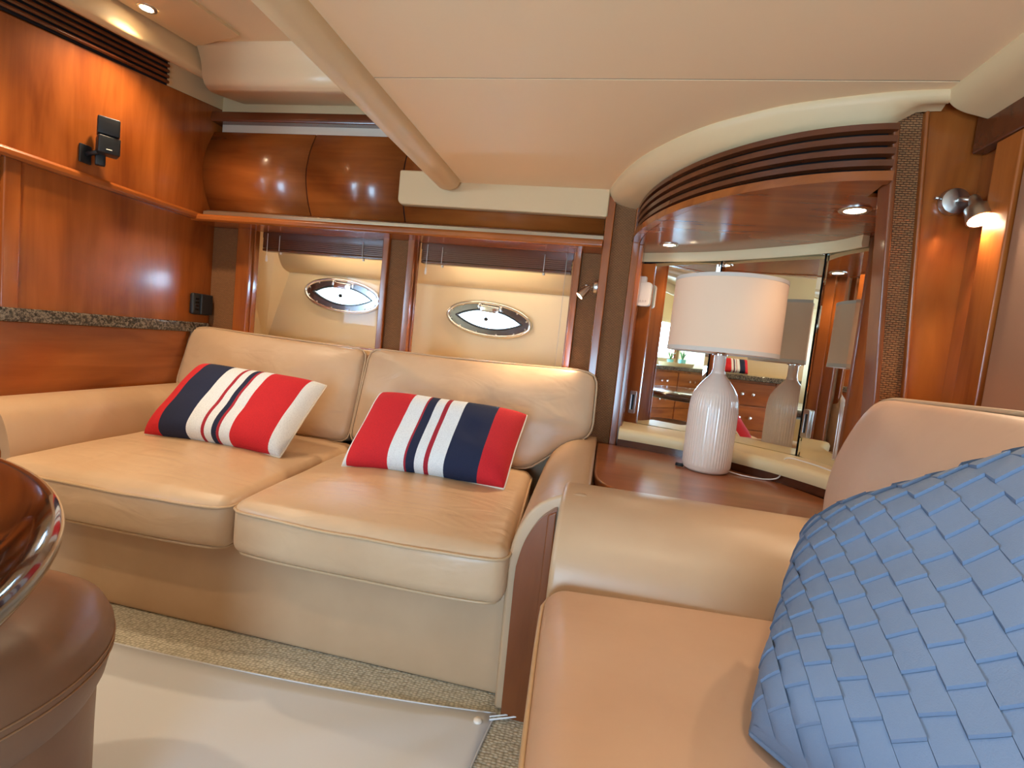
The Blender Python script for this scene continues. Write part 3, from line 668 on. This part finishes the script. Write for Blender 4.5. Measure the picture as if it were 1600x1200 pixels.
# ================================================================== SOFA 2 (right side)
s2 = thing('side_sofa', (.3, .6, 0), 'tan leather sofa facing left beside the corner table', 'sofa')
rbox('base', (.40, .97, .14), .02, lambda x, y, z: (.385+x, .30+y, .14+z), 'leather_flat', s2)
def seat2(x, y, z):
    hx, hy, hz = .335, .86, .085
    Z = .362+z
    if z > 0: Z += .018*(1-(x/hx)**4)*(1-(y/hy)**4)*min(1, z/hz)
    X = .262+x+.075*(1.05-(.20+y))*(1-(x+hx)/(2*hx))
    if x < 0: X -= .012*(1-(z/hz)**2)*(1-(y/hy)**6)
    Y = .20+y+(.06*(x+hx)/(2*hx) if y > .6 else 0)
    return (X, Y, Z)
c = rbox('seat_cushion', (.335, .86, .085), .045, seat2, 'leather_seat', s2, 6, 16)
tube('piping', [seat2(p.x, p.y, .055) for p in resample(roundpoly([(-.336, -.862), (.336, -.862), (.336, .862), (-.336, .862)], .06, 6), 120)], .004, 'leather_pipe', c, True, 8)
a2 = [(1.372, 0), (1.068, 0), (1.066, .36)]+[tuple(p) for p in cat([(1.066, .40), (1.078, .47), (1.115, .535), (1.175, .58), (1.25, .602), (1.31, .604), (1.35, .595), (1.370, .57)], 5)]
prism('arm', a2, 'x', -.072, .66, 'leather_flat', s2, .022, True, bseg=5)
rbox('back_frame', (.05, .98, .40), .03, lambda x, y, z: (.72+x, .33+y, .42+z), 'leather_flat', s2)
ol2 = roundpoly([(1.30, .905), (1.35, .86), (1.385, .73), (1.325, .60), (1.12, .46), (.32, .45), (.31, .905), (.8, .915)], [.06, .06, .1, .08, .06, .05, .06, .3], 6)
def fn2(u, v_, h): return (.615+(v_-.6)*.26-h*.96, u, v_+h*.2)
o, rf, rb = puff('back_cushion', ol2, .07, .045, fn2, 'leather_seat', s2, 96, 14, .008, .02)
tube('piping', rf, .0048, 'leather_pipe', o, True, 8); tube('piping', rb, .0048, 'leather_pipe', o, True, 8)
ol3 = roundpoly([(.29, .905), (.29, .45), (-.60, .45), (-.60, .905)], .06, 6)
o, rf, rb = puff('back_cushion', ol3, .07, .045, fn2, 'leather', s2, 96, 12, .008, .02)
tube('piping', rf, .0048, 'leather_pipe', o, True, 8)

# ================================================================== PILLOWS
def pillow(root, corners, T, mat, back='pillow_cream', n=28, pinch=.07, seam='pillow_cream'):
    BL, BR, TR, TL = [Vector(c) for c in corners]
    N = ((BR-BL).cross(TL-BL)).normalized()
    if N.y > 0 and abs(N.y) > .2: N = -N
    def pos(u, v_, sgn):
        uu = u*(1-pinch*(1-v_*v_)*abs(u)**3*.6); vv = v_*(1-pinch*(1-u*u)*abs(v_)**3)
        cr = 1-.03*(u*u*v_*v_)**1.5; uu *= cr; vv *= cr
        a, b_ = (uu+1)/2, (vv+1)/2
        p = BL*(1-a)*(1-b_)+BR*a*(1-b_)+TR*a*b_+TL*(1-a)*b_
        h = T*((1-u**4)*(1-v_**4))**.45
        h += .006*mnoise.noise(Vector((u*2.5, v_*2.5, BL.x*7)))*(1-u**4)*(1-v_**4)
        return p+N*h*sgn
    objs = []
    g_ = [math.sin(PI/2*(-1+2*i/n)) for i in range(n+1)]
    for sgn, mt, nm in ((1, mat, 'pillow_front'), (-1, back, 'pillow_back')):
        vs = [pos(u, v_, sgn*(1 if sgn > 0 else .75)) for v_ in g_ for u in g_]
        fs = [(j*(n+1)+i, j*(n+1)+i+1, (j+1)*(n+1)+i+1, (j+1)*(n+1)+i) for j in range(n) for i in range(n)]
        me = bpy.data.meshes.new(nm); me.from_pydata([tuple(v) for v in vs], [], fs if sgn > 0 else [f[::-1] for f in fs]); me.update()
        uvl = me.uv_layers.new(name='UVMap')
        for lp in me.loops:
            k = lp.vertex_index; uvl.data[lp.index].uv = ((g_[k % (n+1)]+1)/2, (g_[k//(n+1)]+1)/2)
        o = link(nm, me, mt, root, True); objs.append(o)
    edge = [pos(u, -1, 0) for u in g_]+[pos(1, v_, 0) for v_ in g_[1:]]+[pos(u, 1, 0) for u in g_[::-1][1:]]+[pos(-1, v_, 0) for v_ in g_[::-1][1:-1]]
    tube('seam_piping', [p-N*.006 for p in edge], .004, seam, root, True, 8)
    return pos, N
p1 = thing('striped_pillow', (-1.4, 1.6, .45), 'red, navy and white striped pillow with wide white edge, left on the sofa', 'pillow', 'striped throw pillows')
pillow(p1, [(-1.715, 1.60, .462), (-1.105, 1.585, .462), (-1.095, 1.845, .715), (-1.675, 1.835, .735)], .085, 'stripes_a')
p2 = thing('striped_pillow', (-.58, 1.6, .45), 'red, white and navy striped pillow on the sofa seat beside the right arm', 'pillow', 'striped throw pillows')
pillow(p2, [(-.885, 1.60, .462), (-.285, 1.635, .462), (-.262, 1.84, .700), (-.865, 1.83, .712)], .085, 'stripes_b')
p3 = thing('striped_pillow', (-2.3, .92, .9), 'small striped pillow standing on the galley counter, seen only in the mirror', 'pillow', 'striped throw pillows')
pillow(p3, [(-2.28, .80, .905), (-2.28, 1.06, .905), (-2.34, 1.06, 1.045), (-2.34, .80, 1.045)], .035, 'stripes_a')

pb = thing('woven_pillow', (.4, .65, .45), 'slate blue basketweave pillow in the right foreground', 'pillow')
PC = [(.235, .68, .475), (.50, .34, .475), (.60, .62, .955), (.385, .975, .66)]
ppos, pN = pillow(pb, PC, .10, 'pillow_blue', 'pillow_blue', 28, .03, 'pillow_blue')
# each fabric square of the weave
def clip(poly, ax, lim, sg):
    out = []
    for i in range(len(poly)):
        a, b_ = poly[i-1], poly[i]; ia = sg*a[ax] <= lim; ib = sg*b_[ax] <= lim
        if ia != ib:
            t_ = (lim*sg-a[ax])/(b_[ax]-a[ax]); out.append((a[0]+(b_[0]-a[0])*t_, a[1]+(b_[1]-a[1])*t_))
        if ib: out.append(b_)
    return out
ang = math.radians(28); cs, sn = math.cos(ang), math.sin(ang); cell = .165; K = 10
for i in range(-K, K):
    for j in range(-K, K):
        gx, gy = i*cell, (j+.5*(i % 2))*cell
        # sub grid of the cell, in rotated uv
        n = 3; pts = []; inside = 0
        for b_ in range(n+1):
            for a in range(n+1):
                x, y = gx+cell*(a/n)*.985, gy+cell*(b_/n)*.985
                u, v_ = x*cs-y*sn, x*sn+y*cs
                if abs(u) < .97 and abs(v_) < .97: inside += 1
                pts.append((max(-.985, min(.985, u)), max(-.985, min(.985, v_)), a/n, b_/n))
        if inside < 5: continue
        par = (i+j) % 2; vs = []
        for (u, v_, a, b_) in pts:
            lift = .0008+.0055*(1-b_)**1.6+.0016*(i % 2)+.0012*math.sin(PI*a)*math.sin(PI*b_)
            vs.append(ppos(u, v_, 1)+pN*lift)
        m_ = len(vs); ring = [a for a in range(n+1)]+[(k+1)*(n+1)+n for k in range(n)]+[n*(n+1)+n-1-k for k in range(n)]+[(n-1-k)*(n+1) for k in range(n-1)]
        for k in ring: vs.append(ppos(pts[k][0], pts[k][1], 1)-pN*.002)
        fs = [(b_*(n+1)+a, b_*(n+1)+a+1, (b_+1)*(n+1)+a+1, (b_+1)*(n+1)+a) for b_ in range(n) for a in range(n)]
        L_ = len(ring); fs += [(ring[k], ring[(k+1) % L_], m_+(k+1) % L_, m_+k) for k in range(L_)]
        o = mesh('fabric_square', vs, fs, 'pillow_blue', pb, True); o.data.set_sharp_from_angle(angle=.9)

# ================================================================== PORTHOLES
def vesica(w, h, n=20):
    Rr = (w*w+h*h)/(2*h); a0 = math.asin(w/Rr)
    up = [(Rr*math.sin(-a0+2*a0*i/n), Rr*math.cos(-a0+2*a0*i/n)-(Rr-h)) for i in range(n+1)]
    return up+[(x, -y) for x, y in up[::-1][1:-1]]
for i, (x, z, tl) in enumerate(PH):
    ph = thing('porthole', (x, YH-.02, z), ['oval chrome porthole in the left window recess', 'oval chrome porthole in the right window recess'][i], 'porthole', 'portholes in the hull side')
    Mp = Matrix.Translation((x, YH-.012, z)) @ Matrix.Rotation(-tl, 4, 'Y') @ Matrix(((1, 0, 0, 0), (0, 0, -1, 0), (0, 1, 0, 0), (0, 0, 0, 1)))
    plate('frame', ellipse(.224, .087, 56), [vesica(.176, .048)], 'dark_chrome', ph, Mp, .016, .006)
    rim_ = [Mp @ Vector((p[0], p[1], .012)) for p in ellipse(.221, .084, 56)]
    tube('outer_rim', rim_, .010, 'chrome', ph, True, 8)
    tube('gasket', [Mp @ Vector((p[0], p[1], .012)) for p in vesica(.177, .049)], .005, 'black', ph, True, 8)
    gp = plate('pane', vesica(.176, .048), [], 'glass', ph, Mp, .004)
    lathe('vent_knob', [(0, 0), (.011, 0), (.011, .008), (.006, .012), (0, .012)], None, 'black_gloss', gp, 16, T=Mp @ Matrix.Translation((-.015, 0, .002)))
    hb = rbox('hinge_block', (.050, .017, .010), .004, lambda a, b_, c_: Mp @ Vector((a, b_+.052, c_+.022)), 'chrome', ph, 2, 2)
    for s in (-1, 1): rbox('hinge_ear', (.006, .012, .008), .003, lambda a, b_, c_: Mp @ Vector((a+s*.058, b_+.062, c_+.020)), 'chrome', ph, 2, 2)
    for k in range(12):
        a = 2*PI*(k+.5)/12; q = Vector((.205*math.cos(a), .074*math.sin(a), .014))
        lathe('screw', [(0, .004), (.003, .0035), (.0045, .001), (.0045, 0)], None, 'nickel', ph, 10, T=Mp @ Matrix.Translation(q))

# ================================================================== BLINDS
for i, (x0, x1) in enumerate([(-1.775, -1.10), (-.925, -.20)]):
    bl = thing('blind', ((x0+x1)/2, 2.30, 1.38), ['raised wooden slat blind at the top of the left window', 'raised wooden slat blind at the top of the right window'][i], 'blind', 'wooden blinds')
    box('headrail', (x0, 2.28, 1.358), (x1, 2.315, 1.40), 'cherry_dark', bl, .003)
    for k in range(6): box('slat', (x0+.005, 2.278, 1.356-k*.0088-.0042), (x1-.005-.002*(k%2), 2.315, 1.356-k*.0088+.0042), 'cherry_dark', bl, .001)
    box('bottom_rail', (x0+.005, 2.276, 1.293), (x1-.005, 2.317, 1.306), 'cherry_dark', bl, .003)
    for k in (.15, .82):
        xx = x0+(x1-x0)*k; tube('ladder_cord', [(xx, 2.274, 1.372), (xx, 2.274, 1.296)], .0016, 'shade_band', bl, seg=6)
        lathe('cord_button', [(0, 1.280), (.006, 1.281), (.006, 1.291), (0, 1.293)], (xx, 2.29, 0), 'nickel', bl, 12)
    xx = x0+.035; tube('pull_cord', [(xx, 2.272, 1.38), (xx, 2.272, 1.27)], .0014, 'white_plastic', bl, seg=6)
    lathe('cord_tassel', [(0, 1.272), (.004, 1.27), (.006, 1.245), (.004, 1.24), (0, 1.24)], (xx, 2.272, 0), 'white_plastic', bl, 12)
    if i: tube('tilt_cord', [(x1-.03, 2.272, 1.38), (x1-.03, 2.272, .87)], .0014, 'shade_band', bl, seg=6)
for x0, x1, sd in ((-1.66, -1.16, 'left'), (-.82, -.25, 'right')):
    ls = box('fill_strip', (x0, 2.325, 1.336), (x1, 2.337, 1.352), 'fill_strip_glow', None, .002)  # glowing strips added out of sight to brighten the porthole recess
    tag(ls, 'added slim warm fill strip hidden behind the blind of the %s window' % sd, 'light', 'added recess fill strips')

# ================================================================== SPEAKER, WALL BOX
sp = thing('wall_speaker', (-2.0, 1.62, 1.5), 'small black double-cube speaker on the left wall', 'speaker')
Ms = Matrix.Translation((-1.965, 1.635, 1.575)) @ Matrix.Rotation(math.radians(-38), 4, 'Z')
def rb(name, c, d, r, mat, parent, M): return rbox(name, d, r, lambda x, y, z: M @ Vector((x+c[0], y+c[1], z+c[2])), mat, parent, 3, 3)
up_ = rb('upper_cube', (.005, 0, .034), (.034, .034, .0325), .006, 'black', sp, Ms)
Ms2 = Ms @ Matrix.Rotation(math.radians(5), 4, 'Z'); lo_ = rb('lower_cube', (.005, 0, -.034), (.034, .034, .0325), .006, 'black', sp, Ms2)
rb('badge', (.0395, 0, -.052), (.001, .009, .0015), .0008, 'nickel', lo_, Ms2)
rb('bracket', (-.026, -.02, -.075), (.012, .016, .03), .005, 'black', sp, Ms)
rbox('wall_plate', (.004, .022, .034), .003, lambda x, y, z: (-2.025+x, 1.60+y, 1.50+z), 'black', sp, 3, 3)
tube('mount_arm', [(-2.02, 1.60, 1.50), (-1.985, 1.615, 1.515), (-1.965, 1.635, 1.54)], .009, 'black', sp)
wbx = thing('wall_socket', (-2.02, 2.19, .93), 'black plastic wall box with slots above the sofa back', 'socket')
rbox('housing', (.012, .058, .052), .010, lambda x, y, z: (-2.016+x, 2.172+y, .990+z), 'black', wbx, 3, 3)
rbox('cover', (.006, .036, .050), .005, lambda x, y, z: (-2.0+x, 2.192+y, .990+z), 'black', wbx, 3, 3)
for k in range(4): box('slot', (-2.004, 2.128, .958+k*.017), (-2.0025, 2.150, .968+k*.017), 'black_gloss', wbx, .001)

# ================================================================== LAMPS
def light(name, typ, loc, energy, color=(1, .76, .5), size=.03, parent=None, direction=None, spot=80, blend=.5):
    l = bpy.data.lights.new(name, typ); l.energy = energy; l.color = color
    if typ == 'SPOT': l.spot_size = math.radians(spot); l.spot_blend = blend
    l.shadow_soft_size = size
    o = bpy.data.objects.new(name, l); COL.objects.link(o); o.location = loc
    if direction is not None: o.rotation_euler = Vector(direction).to_track_quat('-Z', 'Y').to_euler()
    if parent:
        o.parent = parent; o.matrix_parent_inverse = Matrix.Translation(-parent.location)
    return o
def downlight(loc, label, nrm=(0, 0, -1), e=6, r=.034, spot=120):
    dl = thing('downlight', loc, label, 'downlight', 'recessed downlights')
    T = Matrix.Translation(loc) @ Vector(nrm).to_track_quat('Z', 'Y').to_matrix().to_4x4()
    lathe('trim_ring', [(r*.62, -.002), (r*.66, .004), (r*.9, .005), (r, .002), (r, -.002)], None, 'nickel', dl, 32, T=T)
    lathe('lens', [(0, .002), (r*.64, .001), (r*.64, -.002)], None, 'bulb', dl, 24, T=T)
    light('downlight_beam', 'SPOT', Vector(loc)+Vector(nrm)*.012, e, parent=dl, direction=nrm, spot=spot, blend=.8)
zd = lambda y: zc(y, 2.112)-.001
downlight((-1.845, 1.66, zd(1.66)), 'warm recessed downlight in the raised ceiling at top left', e=21)
for y, lb in ((1.0, 'second recessed downlight of the raised ceiling, above the counter'), (.3, 'third recessed downlight of the raised ceiling, above the counter'), (-.4, 'fourth recessed downlight of the raised ceiling, above the counter')):
    downlight((-1.75, y, zd(y)), lb, e=21)
downlight((.19, 2.13, 1.4195), 'recessed downlight at the left end of the valance soffit', e=2.2, r=.036)
downlight((.62, 1.56, 1.4195), 'recessed downlight at the right end of the valance soffit', e=2.2, r=.04)
for p_, lb in (((-.35, -.55, 1.6205), 'added fill downlight, out of view in the headliner behind the table, over the aisle'), ((.30, .38, 1.6205), 'added fill downlight, out of view in the headliner above the side sofa')):
    downlight(p_, lb, e=8, spot=105)  # unseen ceiling lamps added as warm fill for aisle and side sofa
def spotlamp(base, nrm, joint, aim, label, e, L=.06, r=.022):
    s = thing('reading_spotlight', base, label, 'spotlight', 'chrome reading spotlights')
    T = Matrix.Translation(base) @ Vector(nrm).to_track_quat('Z', 'Y').to_matrix().to_4x4()
    lathe('wall_mount', [(0, 0), (.030, 0), (.031, .006), (.029, .016), (.018, .020), (.010, .021), (0, .022)], None, 'nickel', s, 32, T=T)
    j = Vector(joint); tube('arm', [Vector(base)+Vector(nrm)*.018, Vector(base)+Vector(nrm)*.03, j], .005, 'nickel', s)
    a = Vector(aim).normalized(); T2 = Matrix.Translation(j) @ a.to_track_quat('Z', 'Y').to_matrix().to_4x4()
    h = lathe('lamp_head', [(0, -.012), (.008, -.012), (.011, -.004), (.013, .012), (r*.9, .022), (r, L), (r*.88, L), (r*.8, L*.55), (0, L*.5)], None, 'nickel', s, 32, T=T2)
    lathe('bulb_face', [(0, L*.93), (r*.86, L*.93), (r*.86, L*.90), (0, L*.90)], None, 'bulb', h, 24, T=T2)
    tube('switch', [Vector(base)+Vector(nrm)*.012+Vector((-.03, 0, .004)), Vector(base)+Vector(nrm)*.012+Vector((-.042, 0, .006))], .004, 'nickel', s)
    light('spot_beam', 'SPOT', j+a*(L*.96), e, parent=s, direction=a, spot=105, blend=.5, size=.015)
spotlamp((-.076, 2.18, 1.232), (-1, 0, 0), (-.115, 2.15, 1.222), (-.52, -.16, -.60), 'small chrome reading spotlight beside the right window', 16.0, .05, .018)
spotlamp((.752, 1.378, 1.392), (0, -1, 0), (.768, 1.325, 1.382), (.05, -.36, -.72), 'chrome reading spotlight on the dark right panel above the side sofa', 10.0, .055, .026)

# ================================================================== FLOOR RUNNER
rn = thing('floor_runner', (-.8, .8, 0), 'beige canvas carpet protector snapped to the floor', 'runner')
nx, ny = 50, 34; vs = []; fs = []
for j in range(ny+1):
    for i in range(nx+1):
        u, v_ = i/nx, j/ny; x0, x1 = -1.45, -.185; y0, y1 = -.3, 1.165
        top = 1.12+.075*u-.03*math.sin(PI*u)*.6+.012*(u**8)
        x = x0+(x1-x0)*u-.03*math.sin(PI*v_)*u+.01*(v_**8)*u; y = y0+(top-y0)*v_
        dx, dy = x+.18, y-1.19; rr = math.hypot(dx, dy); an = math.atan2(dy, dx)
        z = .005+.008*max(0, math.sin(an*11))*math.exp(-rr*2.2)*min(1, rr*8)+.003*mnoise.noise(Vector((x*3, y*5, 0)))
        if u in (0, 1) or v_ in (0, 1): z = .004
        vs.append((x, y, max(.003, z)))
for j in range(ny):
    for i in range(nx): fs.append((j*(nx+1)+i, j*(nx+1)+i+1, (j+1)*(nx+1)+i+1, (j+1)*(nx+1)+i))
o = mesh('canvas_sheet', vs, fs, 'runner', rn, True); md = o.modifiers.new('s', 'SOLIDIFY'); md.thickness = .0025; md.offset = -1
edge = [vs[ny*(nx+1)+i] for i in range(nx+1)]+[vs[(ny-j)*(nx+1)+nx] for j in range(1, ny+1)]
tube('hem', edge, .0022, 'runner', o, False, 6)
lathe('snap_button', [(0, .014), (.008, .013), (.011, .010), (.011, .006)], (-.212, 1.163, 0), 'white_plastic', rn, 20)
for dx in (0, .010): tube('elastic_cord', [(-.187+dx*.2, 1.185-dx, .008), (-.10, 1.225-dx, .010), (-.02, 1.255-dx, .012)], .0022, 'white_rope', rn, seg=6)

# ================================================================== FOREGROUND TABLE AND STOOL
ft = thing('dining_table', (-1.05, 0, 0), 'round glossy dark wood table with thick rounded edge at the left', 'table')
rim2 = [(0, .70), (.50, .70), (.56, .699), (.59, .697)]+[(.60+.045*math.cos(math.radians(a)), .663+.034*math.sin(math.radians(a))) for a in range(80, -91, -10)]+[(.58, .628), (0, .628)]
lathe('table_top', rim2, (-1.05, 0, 0), 'table_wood', ft, 128)
lathe('inlay_ring', [(.50, .7005), (.505, .7012), (.515, .7012), (.52, .7005)], (-1.05, 0, 0), 'cherry_dark', ft, 128)
lathe('pedestal', [(0, .63), (.12, .63), (.07, .60), (.055, .5), (.055, .10), (.20, .03), (.22, 0), (0, 0)], (-1.05, 0, 0), 'nickel', ft, 48)
so = thing('leather_stool', (-.95, .53, 0), 'brown leather upholstered stool with stitched seam in the left foreground', 'stool')
cx, cy = -.975, .535
lathe('seat_pad', [(0, .456), (.12, .454), (.17, .448), (.21, .436), (.236, .416), (.248, .390), (.249, .365), (.246, .345), (.240, .315), (.231, .295), (0, .29)], (cx, cy, 0), 'leather_brown', so, 80)
lathe('stool_body', [(0, .31), (.228, .31), (.226, .2), (.225, .0), (0, 0)], (cx, cy, 0), 'leather_brown', so, 80)
for (r, z) in ((.2496, .372), (.2490, .358)): tube('stitch_seam', [(cx+r*math.cos(2*PI*k/96), cy+r*math.sin(2*PI*k/96), z) for k in range(96)], .0016, 'leather_pipe_brown', so, True, 6)
